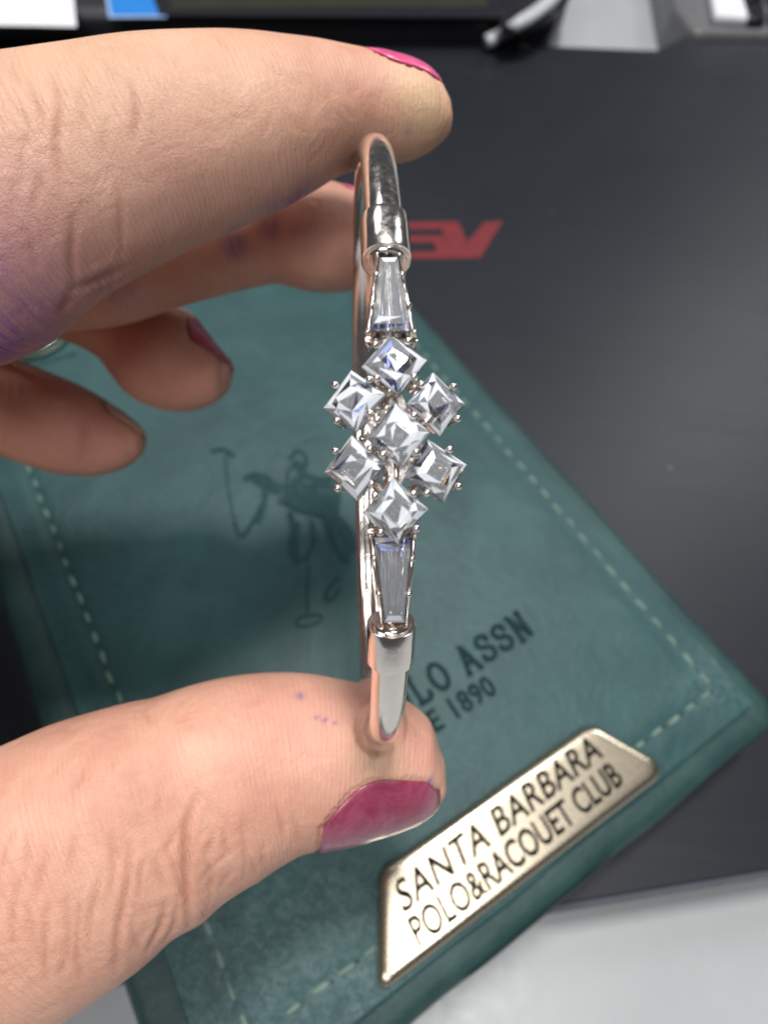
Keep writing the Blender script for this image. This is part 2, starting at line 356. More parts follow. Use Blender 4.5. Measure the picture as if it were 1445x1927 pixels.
# grid sheet carrying the rub attribute and the low swell of the padded cover
gu = np.linspace(-10.42, -.10, 130); gv = np.linspace(.14, 16.14, 204); VV = []
rubs = [(560, 1800, 1.3), (640, 1790, .9), (1380, 1230, .7), (430, 1880, .9), (620, 1860, .9), (1330, 1300, .6)]
rubp = [(G(x, y, WT)[:2], r) for x, y, r in rubs]; rub = []
for b_ in gv:
    for a_ in gu:
        p = uv(a_, b_); e = min(a_+10.46, -.06-a_, b_-.08, 16.2-b_)
        s = min(1, e/.9); sw = .035*(s*s*(3-2*s))+.010*math.sin(a_*1.3+b_*.8)*s-.018*math.exp(-((e-.62)/.10)**2)
        VV.append((*p, WT+sw-.002 if e > .1 else WT-.0)); rub.append(sum(math.exp(-((p-c)@(p-c))/r**2) for c, r in rubp))
nu = len(gu); FF = [[j*nu+i, j*nu+i+1, (j+1)*nu+i+1, (j+1)*nu+i] for j in range(len(gv)-1) for i in range(nu-1)]
sh = obj('cover_face', VV, FF, M['leather'], wal, origin=(*uv(-5, 7), MT))
at = sh.data.attributes.new('rub', 'FLOAT', 'POINT'); at.data.foreach_set('value', np.clip(rub, 0, 1).astype(np.float32))
# ---- stitches: one shared mesh, each stitch its own object
mb = MB()
L = .15
mb.tube([(x, 0, .012-.05*(abs(x)/L)**4) for x in np.linspace(-L, L, 7)], [.022, .034, .040, .042, .040, .034, .022], 6, ell=(.75, 1), up=(0, 0, 1))
nth = len(mb.f)
mb.tube([(L+.035, 0, -.02), (L+.035, 0, .006)], .034, 7); 
sme = bpy.data.meshes.new('stitch'); sme.from_pydata(mb.v, [], mb.f); sme.materials.append(M['thread']); sme.materials.append(M['seam'])
for i, p in enumerate(sme.polygons): p.material_index = 0 if i < nth else 1; p.use_smooth = True
def stitch(p, ang):
    o = bpy.data.objects.new('stitch', sme); link(o, wal); o.location = Vector((*p, WT+.006))-Vector(wloc(wal)); o.rotation_euler = (random.uniform(-.1, .1), 0, ang+random.uniform(-.07, .07))
    o.scale = (random.uniform(.8, 1.05), random.uniform(.85, 1.1), 1)
su0, su1, sv0, sv1 = -9.78, -.55, .70, 15.6
for (a, b) in (((su0, sv0), (su1, sv0)), ((su1, sv0), (su1, sv1)), ((su1, sv1), (su0, sv1)), ((su0, sv1), (su0, sv0))):
    a, b = uv(*a), uv(*b); n = int(round(np.linalg.norm(b-a)/.42)); d = (b-a)/n; an = math.atan2(d[1], d[0])
    for k in range(n): stitch(a+d*(k+.5)+np.array([random.uniform(-.015, .015) for _ in (0, 1)]), an)
# ---- embossed lettering (slab capitals drawn as strokes)
def ribbon(mb, pts, w, z):
    pts = np.asarray(pts, float); t = np.gradient(pts, axis=0); t /= np.linalg.norm(t, axis=1)[:, None]+1e-9; nn = np.stack([-t[:, 1], t[:, 0]], 1)*w/2
    z += .0005*(len(mb.f) % 37)/3; n = len(pts); V = [(*p, z) for p in pts+nn]+[(*p, z) for p in pts-nn]
    mb.add(V, [[i, i+n, i+1+n, i+1] for i in range(n-1)])
def arc(cx, cy, rx, ry, a0, a1, n=14): return [(cx+rx*math.cos(math.radians(a)), cy+ry*math.sin(math.radians(a))) for a in np.linspace(a0, a1, n)]
S_ = arc(.5, .74, .32, .22, 25, 270, 14)+arc(.5, .28, .34, .24, 90, -155, 14)
GL = {'P': [[(.22, 0), (.22, 1)], [(.05, 0), (.42, 0)], [(.05, 1), (.5, 1)], arc(.45, .74, .33, .26, 90, -90), [(.22, .48), (.5, .48)]],
 'O': [arc(.5, .5, .40, .47, 0, 360, 26)], 'L': [[(.25, 0), (.25, 1)], [(.06, 1), (.46, 1)], [(.06, 0), (.85, 0)], [(.85, 0), (.85, .3)]],
 'A': [[(.14, 0), (.5, 1)], [(.5, 1), (.86, 0)], [(.26, .34), (.74, .34)], [(0, 0), (.32, 0)], [(.68, 0), (1, 0)], [(.34, 1), (.5, 1)]],
 'S': [S_, [(.82, .66), (.82, .95)], [(.15, .05), (.15, .33)]], 'N': [[(.2, 0), (.2, 1)], [(.2, 1), (.8, 0)], [(.8, 0), (.8, 1)], [(.02, 1), (.22, 1)], [(.04, 0), (.38, 0)], [(.62, 1), (.98, 1)]]}
bl, br = G(787, 1330, WT)[:2], G(1012, 1189, WT)[:2]
hgt = np.linalg.norm(G(858, 1235, WT)[:2]-G(845, 1302, WT)[:2])*1.0
line = (br-bl); Lw = np.linalg.norm(line); line /= Lw; upv = np.array([-line[1], line[0]])
emb = MB(); adv = Lw/6.55; hgt = adv*1.22
for k, chx in ((-2, 'P'), (-1, 'O'), (0, 'L'), (1, 'O'), (2.55, 'A'), (3.55, 'S'), (4.5, 'S'), (5.5, 'N')):
    for st in GL[chx]:
        q = []
        for (x0, y0), (x1, y1) in zip(st, st[1:]): q += [(x0+(x1-x0)*t, y0+(y1-y0)*t) for t in (0, .5)]
        q.append(st[-1]); ribbon(emb, [bl+line*((k+x*.86)*adv)+upv*y*hgt for x, y in q], adv*.21, WT+.050)
e = emb.build('club_lettering', M['print'], wal, smooth=False, origin=(*bl, WT)); e['label'] = 'dark embossed words POLO ASSN'
b2, e2 = G(812, 1388, WT)[:2], G(938, 1306, WT)[:2]; d2 = e2-b2
full = b2-d2*.70
z = WT+.050; u2 = np.array([-d2[1], d2[0]])/np.linalg.norm(d2)*.40
text_obj('since_lettering', 'SINCE 1890', (*full, z), (*e2, z), (*(full+u2), z), M['print'], wal, .002, .030, 1.12)['label'] = 'dark embossed words SINCE 1890'
# ---- faint embossed rider emblem: strokes on the leather
rid = MB()
def gstroke(px, w, n=14):
    q = spline(np.array([[*G(x, y, WT)[:2], 0] for x, y in px]), n)[:, :2]; ribbon(rid, q, w, WT+.049)
gstroke([(397, 852), (420, 848), (440, 860)], .10); gstroke([(424, 858), (431, 930), (445, 992)], .05); gstroke([(440, 985), (455, 1010), (480, 975), (500, 930)], .07)
gstroke([(460, 905), (478, 895), (500, 900), (516, 915)], .13); gstroke([(516, 915), (545, 922), (590, 916), (640, 920)], .17); gstroke([(500, 912), (496, 950), (484, 985)], .12)
gstroke([(530, 935), (570, 955), (625, 965)], .34); gstroke([(545, 868), (560, 850), (575, 862), (572, 885), (555, 880)], .10); gstroke([(560, 890), (600, 905), (640, 900)], .16)
gstroke([(560, 985), (555, 1030), (562, 1060)], .12); gstroke([(585, 980), (590, 1020), (574, 1055)], .10); gstroke([(610, 975), (632, 1030), (655, 1060)], .14)
gstroke([(580, 1062), (578, 1110), (578, 1155)], .05); gstroke([(556, 1177), (562, 1166), (585, 1160), (604, 1161), (602, 1171), (580, 1179), (558, 1181)], .045, 24)
gstroke([(640, 1085), (625, 1100), (612, 1125), (620, 1132), (640, 1110)], .06); gstroke([(545, 920), (540, 900), (548, 880)], .08)
gstroke([(540, 925), (590, 945), (640, 950)], .55); gstroke([(600, 960), (640, 990), (668, 1040)], .30); gstroke([(552, 872), (562, 880), (574, 884)], .22); gstroke([(560, 900), (566, 930), (585, 960)], .26)
gstroke([(480, 898), (500, 912), (530, 925)], .26); gstroke([(545, 965), (552, 1000), (548, 1035), (560, 1062)], .14)
r_ = rid.build('rider_emblem', M['ghost'], wal, smooth=False, origin=(*uv(-5, 7), WT)); r_['label'] = 'faint embossed polo rider with mallets'
# ---- fine print and a round stud near the far end
tb, te = G(72, 693, WT)[:2], G(146, 669, WT)[:2]; tu = np.array([-(te-tb)[1], (te-tb)[0]])*.13
text_obj('small_lettering', 'GENUINE LEATHER', (*(tb-(te-tb)*.3), WT+.045), (*te, WT+.045), (*(tb-(te-tb)*.3+tu), WT+.045), M['print'], wal, .002, .02)['label'] = 'tiny dark line of print near the far end'
sc = G(58, 628, WT)[:2]
circ = np.array([sc+np.array([math.cos(a)*1.02, math.sin(a)*.98]) for a in np.linspace(0, 2*math.pi, 48, endpoint=False)])
v, f = stack(circ, [(0, WT+.03), (0, WT+.10), (.05, WT+.13), (.14, WT+.13)]); stud = obj('stud_ring', v, f, M['badgedark'], wal, origin=(*sc, WT))
v, f = stack(circ, [(.13, WT+.10), (.15, WT+.20), (.2, WT+.24), (.38, WT+.25), (.44, WT+.2), (.5, WT+.2)]); stud = obj('stud', v, f, M['badge'], wal, origin=(*sc, WT))
# ---- name plate
pz = WT+.10
pc = [G(x, y, pz)[:2] for x, y in ((708, 1878), (1262, 1448), (1107, 1360), (712, 1638))]
pcv = np.array(pc); rr0 = [.13, .22, .35, .32]
if np.sum(pcv[:, 0]*np.roll(pcv[:, 1], -1)-pcv[:, 1]*np.roll(pcv[:, 0], -1)) < 0: pcv = pcv[::-1]; rr0 = rr0[::-1]
def quad_in(d):
    out = []
    for i in range(4):
        e0 = pcv[i]-pcv[i-1]; e1 = pcv[(i+1) % 4]-pcv[i]; e0 = e0/np.linalg.norm(e0); e1 = e1/np.linalg.norm(e1)
        n0, n1 = np.array([-e0[1], e0[0]]), np.array([-e1[1], e1[0]]); out.append(pcv[i]+(n0+n1)*d/(1+n0@n1))
    p = roundpoly(out, [max(.03, r-d*.6) for r in rr0], 12); q = []
    for i in range(len(p)):
        a, b = p[i], p[(i+1) % len(p)]; k = 30 if i % 13 == 12 else 1; q += [a+(b-a)*j/k for j in range(k)]
    return np.array(q)
prof = [(0, WT+.02), (0, WT+.10)]+[(.15*(1-math.cos(t)), WT+.10+.15*math.sin(t)) for t in np.linspace(.2, 1.57, 7)]+[(.26, WT+.251), (.40, WT+.252)]
v = []; 
for d, z_ in prof: ql = quad_in(d); v += [(x, y, z_) for x, y in ql]
nq = len(ql); f = [[l*nq+i, l*nq+(i+1) % nq, (l+1)*nq+(i+1) % nq, (l+1)*nq+i] for l in range(len(prof)-1) for i in range(nq)]
pp = quad_in(0); kc = len(v); v.append((*ql.mean(0), WT+.252)); f += [[(len(prof)-1)*nq+i, (len(prof)-1)*nq+(i+1) % nq, kc] for i in range(nq)]
pl = obj('name_plate', v, f, M['plate'], wal, origin=(*pp.mean(0), WT))
zt = WT+.2526
def tri(a, b, c): return [G(x, y, zt) for x, y in (a, b, c)]
t1 = text_obj('plate_lettering', 'SANTA BARBARA', *tri((760, 1722), (1137, 1424), (740, 1662)), M['black_ink'], pl, .006, .016, 1.05); t1['label'] = 'black words SANTA BARBARA on the plate'
t2 = text_obj('plate_lettering', 'POLO&RACOUET CLUB', *tri((790, 1786), (1176, 1474), (764, 1731)), M['black_ink'], pl, .006, .020, 1.0); t2['label'] = 'black words POLO&RACOUET CLUB on the plate'
# ================================================================ BRACELET
RC = (.05, .643, 6.1); RA, RB = 2.77, 2.13
def ringp(ph):                                                 # ph=0 front centre, +90 up; camera-aligned frame only as a local basis
    z = RC[2]-RB*math.cos(ph); y = RC[1]+RA*math.sin(ph)
    x = .05-.071*(z-3.97)-.018*(y-.64); return Cm(x, y, z)
def ph_at(py, lo, hi):                                         # front-side angle whose image row is py
    for _ in range(50):
        m = (lo+hi)/2
        if proj(ringp(m))[1] > py: lo = m
        else: hi = m
    return (lo+hi)/2
phU = ph_at(492, 0, 1.3); phU2 = ph_at(421, 0, 1.3); phL = ph_at(1172, -1.3, 0); phL2 = ph_at(1238, -1.3, 0)
bc = ringp(0)+Fv*2.1
br_ = empty('bracelet', tuple(ringp(0)), 'silver bangle bracelet with clear square and tapered stones, pinched upright between finger and thumb', 'bracelet')
Nn = 200
def ring_frame(ph):
    p = ringp(ph); t = ringp(ph+.001)-ringp(ph-.001); t /= np.linalg.norm(t)
    c = Cm(-.09, .643, 6.1); n = p-c; n -= (n@t)*t; n /= np.linalg.norm(n); s = np.cross(t, n); return p, t, n, s
def ring_tube(phs, rn, rs, seg=28, sq=2.0, groove=None):
    V = []
    for i, ph in enumerate(phs):
        p, t, n, s = ring_frame(ph)
        for k in range(seg):
            th = 2*math.pi*k/seg; c, q = math.cos(th), math.sin(th)
            cc = abs(c)**(2/sq)*np.sign(c); qq = abs(q)**(2/sq)*np.sign(q)
            a, b = rn[i]*cc, rs[i]*qq
            if groove is not None and c < 0: a *= 1-groove[i]*math.exp(-(qq/.30)**2)
            V.append(p+n*a+s*b)
    m = len(phs); Fc = [[i*seg+k, i*seg+(k+1) % seg, (i+1)*seg+(k+1) % seg, (i+1)*seg+k] for i in range(m-1) for k in range(seg)]
    Fc += [list(range(seg))[::-1], list(range((m-1)*seg, m*seg))]
    return V, Fc
phs = np.linspace(phU-.01, 2*math.pi+phL+.01, 260)
back = np.clip((1-np.cos(phs))/2, 0, 1)                        # 0 in front, 1 at the back
sm = np.clip((back-.25)/.5, 0, 1); sm = sm*sm*(3-2*sm)
v, f = ring_tube(phs, .142*(1-sm)+.075*sm, .142*(1-sm)+.155*sm, 32, 2.0, .62*sm)
o = obj('bangle_band', v, f, M['silver'], br_, origin=ringp(0))
for (a, b) in ((phU, phU2), (phL, phL2)):
    q = a+(b-a)*np.array([0, .015, .04, .3, .7, .96, .985, 1]); r = np.array([.166, .175, .177, .177, .177, .177, .175, .166])
    v, f = ring_tube(q, r, r, 48, 2.2); c = obj('collar', v, f, M['silver'], br_, origin=ringp(a))
    md = c.modifiers.new('edge', 'EDGE_SPLIT'); md.split_angle = .6
# rail behind the stones
phr = np.linspace(phL, phU, 40)
v, f = ring_tube(phr, [.035]*40, [.06]*40, 12); obj('rail', v, f, M['silver'], br_, origin=ringp(0))
def hull(name, pts, mat, parent, origin):
    bm = bmesh.new()
    for p in pts: bm.verts.new(tuple(np.asarray(p)-origin))
    r = bmesh.ops.convex_hull(bm, input=bm.verts[:])
    bmesh.ops.delete(bm, geom=list({g for g in r['geom_interior'] if isinstance(g, bmesh.types.BMVert)}), context='VERTS')
    bmesh.ops.recalc_face_normals(bm, faces=bm.faces[:])
    me = bpy.data.meshes.new(name); bm.to_mesh(me); bm.free()
    for m_ in mat: me.materials.append(m_)
    for p in me.polygons: p.material_index = (random.choices((0, 1, 2, 3), (48, 38, 11, 3))[0] if p.area < .006 else 0) if p.normal@Vector(Fv) < .05 else random.choices((0, 1, 2, 3, 4), (18, 38, 7, 2, 35))[0]
    o = bpy.data.objects.new(name, me); link(o, parent); o.location = Vector(origin)-wloc(parent); return o
def prong(p, n, inn, parent, r=.025, ln=.13):
    mb = MB(); tip = p+n*.012
    mb.tube([p-n*ln, p-n*.04, p-n*.006, tip+n*.004], [r*.8, r*.8, r*.9, r*.8], 7)
    mb.ball(tip+inn*.006, r*1.12, 8, 6); mb.build('prong', M['silver'], parent, origin=p)
def square_stone(corn, zc, tilt=(0, 0), lab=None):
    T, R_, B, L_ = [P(x, y, z_) for (x, y), z_ in zip(corn, zc)]
    c = (T+R_+B+L_)/4; ux = (R_-L_)/2*1.03; uy = (T-B)/2*1.03
    n = np.cross(ux, uy); n /= np.linalg.norm(n)
    if n@Fv > 0: n = -n
    w = (np.linalg.norm(ux)+np.linalg.norm(uy))/2
    st = bpy.data.objects.new('setting', None); link(st, br_); st.location = Vector(c)-wloc(br_); st.empty_display_size = .1
    if lab: st['label'] = lab
    pts = []
    def lay(s, h, rot=0, mid=1.0, jit=0):
        for k in range(8):
            a = k*math.pi/4+rot
            rr = s*(1 if k % 2 == 0 else mid*.7071)
            pts.append(c+ux*math.cos(a)*rr+uy*math.sin(a)*rr+n*(h+random.uniform(-jit, jit))*w)
    def lay16(s_, h, jit):                                     # sixteen points round a soft square, a little irregular
        for k in range(16):
            a = k*math.pi/8+random.uniform(-.06, .06); q_ = s_/(abs(math.cos(a))+abs(math.sin(a)))*(1+random.uniform(-jit, jit))
            pts.append(c+ux*math.cos(a)*q_*1.03+uy*math.sin(a)*q_*1.03+n*(h+random.uniform(-jit, jit)*.5)*w)
    lay(.40, .26, 0, .98); lay16(.66, .20, .035); lay16(.86, .105, .02); lay(.99, .035, 0, 1.0); lay(1.0, -.03, 0, 1.0); lay16(.84, -.20, .03); lay(.66, -.38, .0, 1.10, .02); lay16(.44, -.56, .05); lay(.2, -.72, .4, 1.22, .02)
    pts.append(c-n*.82*w)
    s_ = hull('square_stone', pts, M['crystal'], st, c)
    g = MB()                                                   # open square gallery under the stone, plus a cup added to throw light back
    q = [c+ux*.80-n*.30*w, c+uy*.80-n*.30*w, c-ux*.80-n*.30*w, c-uy*.80-n*.30*w]; q2 = [p+n*(-.45*w)+(c-p)*.45 for p in q]
    for i in range(4):
        g.tube([q[i], q[(i+1) % 4]], .018, 6); g.tube([q2[i], q2[(i+1) % 4]], .016, 6); g.tube([q[i], q2[i]], .014, 6)
    cup = []
    for s_k, h_k in ((.80, -.33), (.50, -.66), (.10, -.92)): cup += [c+ux*s_k*math.cos(a)+uy*s_k*math.sin(a)+n*h_k*w for a in (0, math.pi/2, math.pi, 1.5*math.pi)]
    g.add(cup, [[l*4+i, l*4+(i+1) % 4, l*4+4+(i+1) % 4, l*4+4+i] for l in (0, 1) for i in range(4)])
    g.build('gallery', M['silver'], st, smooth=False, origin=c)
    for sx, sy in ((1, 1), (1, -1), (-1, 1), (-1, -1)):
        m = c+(ux*sx+uy*sy)*.5*1.12+n*.03; inn = c-m; inn /= np.linalg.norm(inn); prong(m+(ux*sx-uy*sy)*.05*random.uniform(-1, 1), n, inn, st)
    return c, n
sq = [([(734, 630), (803, 678), (749, 742), (683, 690)], (3.92, 3.86, 3.80, 3.86), 'topmost of the seven square stones'),
      ([(662, 699), (724, 741), (671, 813), (610, 767)], (3.90, 3.82, 3.84, 3.94), 'upper left of the seven square stones'),
      ([(813, 704), (874, 759), (826, 821), (768, 759)], (3.88, 3.94, 3.86, 3.82), 'upper right of the seven square stones'),
      ([(740, 760), (809, 813), (753, 879), (691, 824)], (3.74, 3.74, 3.74, 3.74), 'centre one of the seven square stones'),
      ([(662, 821), (726, 873), (673, 942), (613, 888)], (3.86, 3.80, 3.86, 3.93), 'lower left of the seven square stones'),
      ([(803, 830), (877, 873), (834, 947), (762, 897)], (3.86, 3.92, 3.88, 3.80), 'lower right of the seven square stones'),
      ([(737, 902), (806, 956), (748, 1026), (686, 963)], (3.78, 3.80, 3.84, 3.80), 'bottom one of the seven square stones')]
cen = []
for a in sq: cen.append(square_stone(*a[:2], lab=a[2]))
g = MB(); hub = cen[3][0]+Fv*.16
for i, (c, n) in enumerate(cen):
    if i != 3: g.tube([c-n*.14, (c+hub)/2+Fv*.02, hub], [.024, .02, .026], 7)
g.tube([cen[0][0]-cen[0][1]*.14, ringp(.14)], .03, 7); g.tube([cen[6][0]-cen[6][1]*.14, ringp(-.2)], .03, 7); g.tube([hub, ringp(0)], .05, 8)
for i, (c, n) in enumerate(cen):
    if i == 3: continue
    for j2 in ((i+1) % 7, (i+2) % 7):
        if j2 != 3 and np.linalg.norm(cen[j2][0]-c) < .5: g.tube([c-n*.10, (c+cen[j2][0])/2-n*.13, cen[j2][0]-n*.10], [.022, .028, .022], 7)
dn = np.cross(Rv, Dv); pl_ = [hub+Rv*.27*math.cos(a)*(1 if k_ % 2 else .55)-Dv*.36*math.sin(a)*(1 if k_ % 2 else .6) for k_, a in enumerate(np.linspace(0, 2*math.pi, 12, endpoint=False))]
g.add(pl_+[p+Fv*.03 for p in pl_], [list(range(12)), list(range(23, 11, -1))]+[[i, (i+1) % 12, 12+(i+1) % 12, 12+i] for i in range(12)])
for k in range(46):                                            # little cast beads and bars between the settings
    a = random.uniform(0, 6.28); r = random.uniform(.08, .40); g.ball(hub+Rv*r*.62*math.cos(a)-Dv*r*math.sin(a)-Fv*random.uniform(.0, .08), random.uniform(.016, .030), 7, 5)
g.build('cluster_frame', M['silver'], br_, origin=hub)
def ux_j(A): return (A[1]-A[0])/np.linalg.norm(A[1]-A[0])
def baguette(corn, zs, lab):                                   # TL, TR, BR, BL
    A = [P(x, y, z_) for (x, y), z_ in zip(corn, zs)]; c = sum(A)/4
    n = np.cross(A[1]-A[0], A[3]-A[0]); n /= np.linalg.norm(n)
    if n@Fv > 0: n = -n
    st = bpy.data.objects.new('setting', None); link(st, br_); st.location = Vector(c)-wloc(br_); st.empty_display_size = .1; st['label'] = lab
    def q(s, e, h):                                            # shrink sides by s and ends by e
        mt, mb_ = (A[0]+A[1])/2, (A[2]+A[3])/2; ax = mb_-mt; L = np.linalg.norm(ax); ax /= L; out = []
        for p, m_, sg in ((A[0], mt, 1), (A[1], mt, 1), (A[2], mb_, -1), (A[3], mb_, -1)): out.append(m_+(p-m_)*s+ax*sg*e+n*h)
        return out
    pts = q(.58, .085, .058)+q(.82, .04, .042)+q(.97, .008, .012)+q(.97, .008, -.01)+q(.80, .05, -.06)+q(.52, .10, -.11)
    for t_ in (.18, .4, .6, .82): m0 = q(0, .03, -.15); pts.append(m0[0]+(m0[2]-m0[0])*t_+ux_j(A)*random.uniform(-.02, .02)+n*random.uniform(-.012, .012))
    hull('tapered_stone', pts, M['crystal'], st, c)
    g = MB(); o1 = q(1.13, -.015, -.03)
    for i, j in ((0, 3), (1, 2)): 
        g.tube([o1[i]-n*.02, o1[j]-n*.02], .020, 8, ell=(2.4, 1), up=n)
        g.tube([o1[i]-n*.11, o1[j]-n*.11], .022, 8)
    for i, j in ((0, 1), (2, 3)): g.tube([o1[i]-n*.05, o1[j]-n*.05], .020, 8, ell=(1.8, 1), up=n)
    for i in range(4): g.tube([o1[i]-n*.02, o1[i]-n*.14], .02, 7)
    o2 = q(1.0, .02, -.10)
    g.add([p for p in o2]+[p-n*.02 for p in o2], [[0, 1, 2, 3], [7, 6, 5, 4], [0, 4, 5, 1], [1, 5, 6, 2], [2, 6, 7, 3], [3, 7, 4, 0]])
    g.build('frame', M['silver'], st, origin=c)
    s1 = q(1.14, 0, -.004)
    for t in (.24, .66):
        for i, j in ((0, 3), (1, 2)):
            p = s1[i]+(s1[j]-s1[i])*t; inn = c-p; inn -= (inn@n)*n; inn /= np.linalg.norm(inn); prong(p, n, inn, st, .022)
    for p in s1[2:] if A[0] is not None and np.linalg.norm(A[2]-A[3]) > np.linalg.norm(A[0]-A[1]) else s1[:2]: prong(p, n, n*0, st, .018)
baguette([(714, 484), (749, 484), (774, 626), (697, 626)], (4.05, 4.05, 3.86, 3.86), 'upper tapered stone in its frame')
baguette([(702, 1008), (775, 1008), (762, 1172), (722, 1172)], (3.94, 3.94, 4.14, 4.14), 'lower tapered stone in its frame')
# ================================================================ HAND
hand = empty('hand', tuple(P(300, 960, 6.5)), 'hand with pink painted nails pinching the bracelet between index finger and thumb', 'hand')
FING = {
 'index': [(850, 205, 850, 207, 6.30, 1), (846, 182, 847, 228, 6.30, 1.05), (835, 160, 841, 254, 6.30, 1.05), (812, 136, 820, 280, 6.30, 1.02), (770, 115, 790, 299, 6.28, 1), (700, 100, 740, 309, 6.24, .98), (640, 88, 690, 314, 6.2, .97), (570, 70, 630, 337, 6.12, .95),
    (500, 57, 565, 371, 6.02, .95), (420, 50, 500, 405, 5.9, .92), (340, 49, 420, 438, 5.8, .9), (250, 53, 330, 472, 5.68, .88), (150, 66, 245, 514, 5.58, .86), (60, 77, 162, 556, 5.5, .84), (-40, 78, 72, 618, 5.45, .8), (-150, 78, -25, 692, 5.45, .78), (-300, 80, -190, 740, 5.6, .75), (-480, 120, -360, 850, 6.0, .7)],
 'thumb': [(838, 1448, 838, 1450, 6.38, 1), (834, 1422, 837, 1476, 6.38, 1), (822, 1396, 834, 1506, 6.38, 1), (792, 1366, 818, 1538, 6.38, 1), (740, 1336, 785, 1558, 6.36, .95), (672, 1306, 735, 1573, 6.32, .93), (590, 1287, 665, 1590, 6.26, .92), (500, 1278, 600, 1606, 6.18, .9),
    (420, 1280, 540, 1634, 6.08, .9), (349, 1293, 480, 1666, 5.98, .9), (268, 1318, 420, 1712, 5.9, .88), (187, 1338, 362, 1757, 5.8, .86), (81, 1371, 290, 1812, 5.7, .84), (0, 1405, 220, 1862, 5.6, .82), (-90, 1440, 130, 1935, 5.55, .8), (-210, 1480, 0, 2030, 5.55, .8), (-380, 1450, -150, 2110, 5.7, .8)],
 'middle': [(738, 450, 738, 452, 7.85, 1), (732, 420, 733, 485, 7.85, 1), (718, 392, 718, 512, 7.85, 1), (690, 364, 692, 536, 7.85, 1), (625, 346, 650, 549, 7.85, 1), (560, 336, 590, 545, 7.8, 1), (500, 345, 520, 535, 7.75, 1), (430, 368, 460, 545, 7.7, 1), (350, 388, 390, 563, 7.6, 1),
    (270, 408, 310, 585, 7.5, 1), (190, 430, 230, 612, 7.4, 1), (100, 440, 140, 622, 7.3, 1), (0, 440, 50, 618, 7.2, 1), (-120, 440, -60, 630, 7.1, 1), (-300, 450, -260, 680, 7.0, 1)],
 'ring': [(437, 706, 437, 707, 8.75, 1), (434, 686, 433, 724, 8.75, 1), (424, 664, 417, 744, 8.75, 1), (404, 640, 388, 764, 8.72, 1), (370, 608, 338, 776, 8.7, 1), (335, 580, 285, 762, 8.65, 1), (295, 560, 242, 725, 8.6, 1), (245, 545, 200, 684, 8.5, 1), (180, 535, 143, 650, 8.4, 1),
    (100, 520, 70, 628, 8.3, 1), (0, 510, -20, 626, 8.2, 1), (-150, 520, -170, 660, 8.0, 1), (-300, 560, -310, 740, 7.8, 1)],
 'little': [(272, 838, 272, 840, 9.0, 1), (269, 820, 266, 856, 9.0, 1), (258, 800, 250, 870, 9.0, 1), (235, 779, 222, 884, 9.0, 1), (188, 753, 184, 896, 9.0, 1), (124, 723, 121, 889, 8.9, 1), (65, 695, 50, 869, 8.8, 1), (14, 672, -4, 855, 8.7, 1), (-60, 655, -75, 845, 8.5, 1),
    (-150, 645, -165, 845, 8.3, 1), (-300, 660, -315, 880, 8.0, 1)]}
LOFT = {}
def stations(rows, n):
    q = []
    for tx, ty, bx, by, z, k in rows:
        T, B = P(tx, ty, z), P(bx, by, z); q.append([*((T+B)/2), np.linalg.norm(T-B)/2, k, *((T-B)/np.linalg.norm(T-B))])
    q = np.array(q); th = np.linspace(0, 2*math.pi, 48, endpoint=False)
    for _ in range(5):                                         # a round limb close to the lens shows more than its cross-section: fit the outline
        t = np.gradient(q[:, :3], axis=0); t /= np.linalg.norm(t, axis=1)[:, None]
        for i, (tx, ty, bx, by, z, k) in enumerate(rows):
            e1 = q[i, 5:8]-(q[i, 5:8]@t[i])*t[i]; e1 /= np.linalg.norm(e1); e2 = np.cross(e1, t[i]); r = q[i, 3]
            pr = np.array([proj(q[i, :3]+r*(e1*math.sin(a)+e2*math.cos(a)*k))[:2] for a in th]); d = np.array([tx-bx, ty-by], float); L = np.linalg.norm(d); d /= L
            hi, lo = (pr@d).max(), (pr@d).min(); wt, wb = np.array([tx, ty])@d, np.array([bx, by])@d
            if L < 5: continue
            q[i, 3] *= (wt-wb)/(hi-lo); sh_ = ((wt+wb)-(hi+lo))/2/FPX*z; q[i, :3] += sh_*(Rv*d[0]+Dv*d[1])
    return spline(q, n)
V, Fc = [], []
def loft(name, q, seg=48):
    n = len(q); c = q[:, :3]; t = np.gradient(c, axis=0); t /= np.linalg.norm(t, axis=1)[:, None]
    E1, E2 = [], []
    base = len(V)
    for i in range(n):
        e1 = q[i, 5:8]-(q[i, 5:8]@t[i])*t[i]; e1 /= np.linalg.norm(e1); e2 = np.cross(e1, t[i])
        if e2@Fv > 0: e2 = -e2
        E1.append(e1); E2.append(e2); r = max(q[i, 3], .004)
        for k in range(seg):
            th = 2*math.pi*k/seg; V.append(c[i]+r*(e1*math.sin(th)+e2*math.cos(th)*q[i, 4]))
    E1, E2 = np.array(E1), np.array(E2)
    LOFT[name] = (c, E1, E2, q[:, 3], q[:, 4], np.r_[0, np.cumsum(np.linalg.norm(np.diff(c, axis=0), axis=1))])
    fl = np.dot(np.cross(E1[5], E2[5]), t[5]) < 0
    for i in range(n-1):
        for k in range(seg):
            fq = [base+i*seg+k, base+i*seg+(k+1) % seg, base+(i+1)*seg+(k+1) % seg, base+(i+1)*seg+k]; Fc.append(fq if fl else fq[::-1])
    Fc.append([base+k for k in range(seg)]); Fc.append([base+(n-1)*seg+k for k in range(seg)][::-1])
for nm, rows in FING.items(): loft(nm, stations(rows, 90))
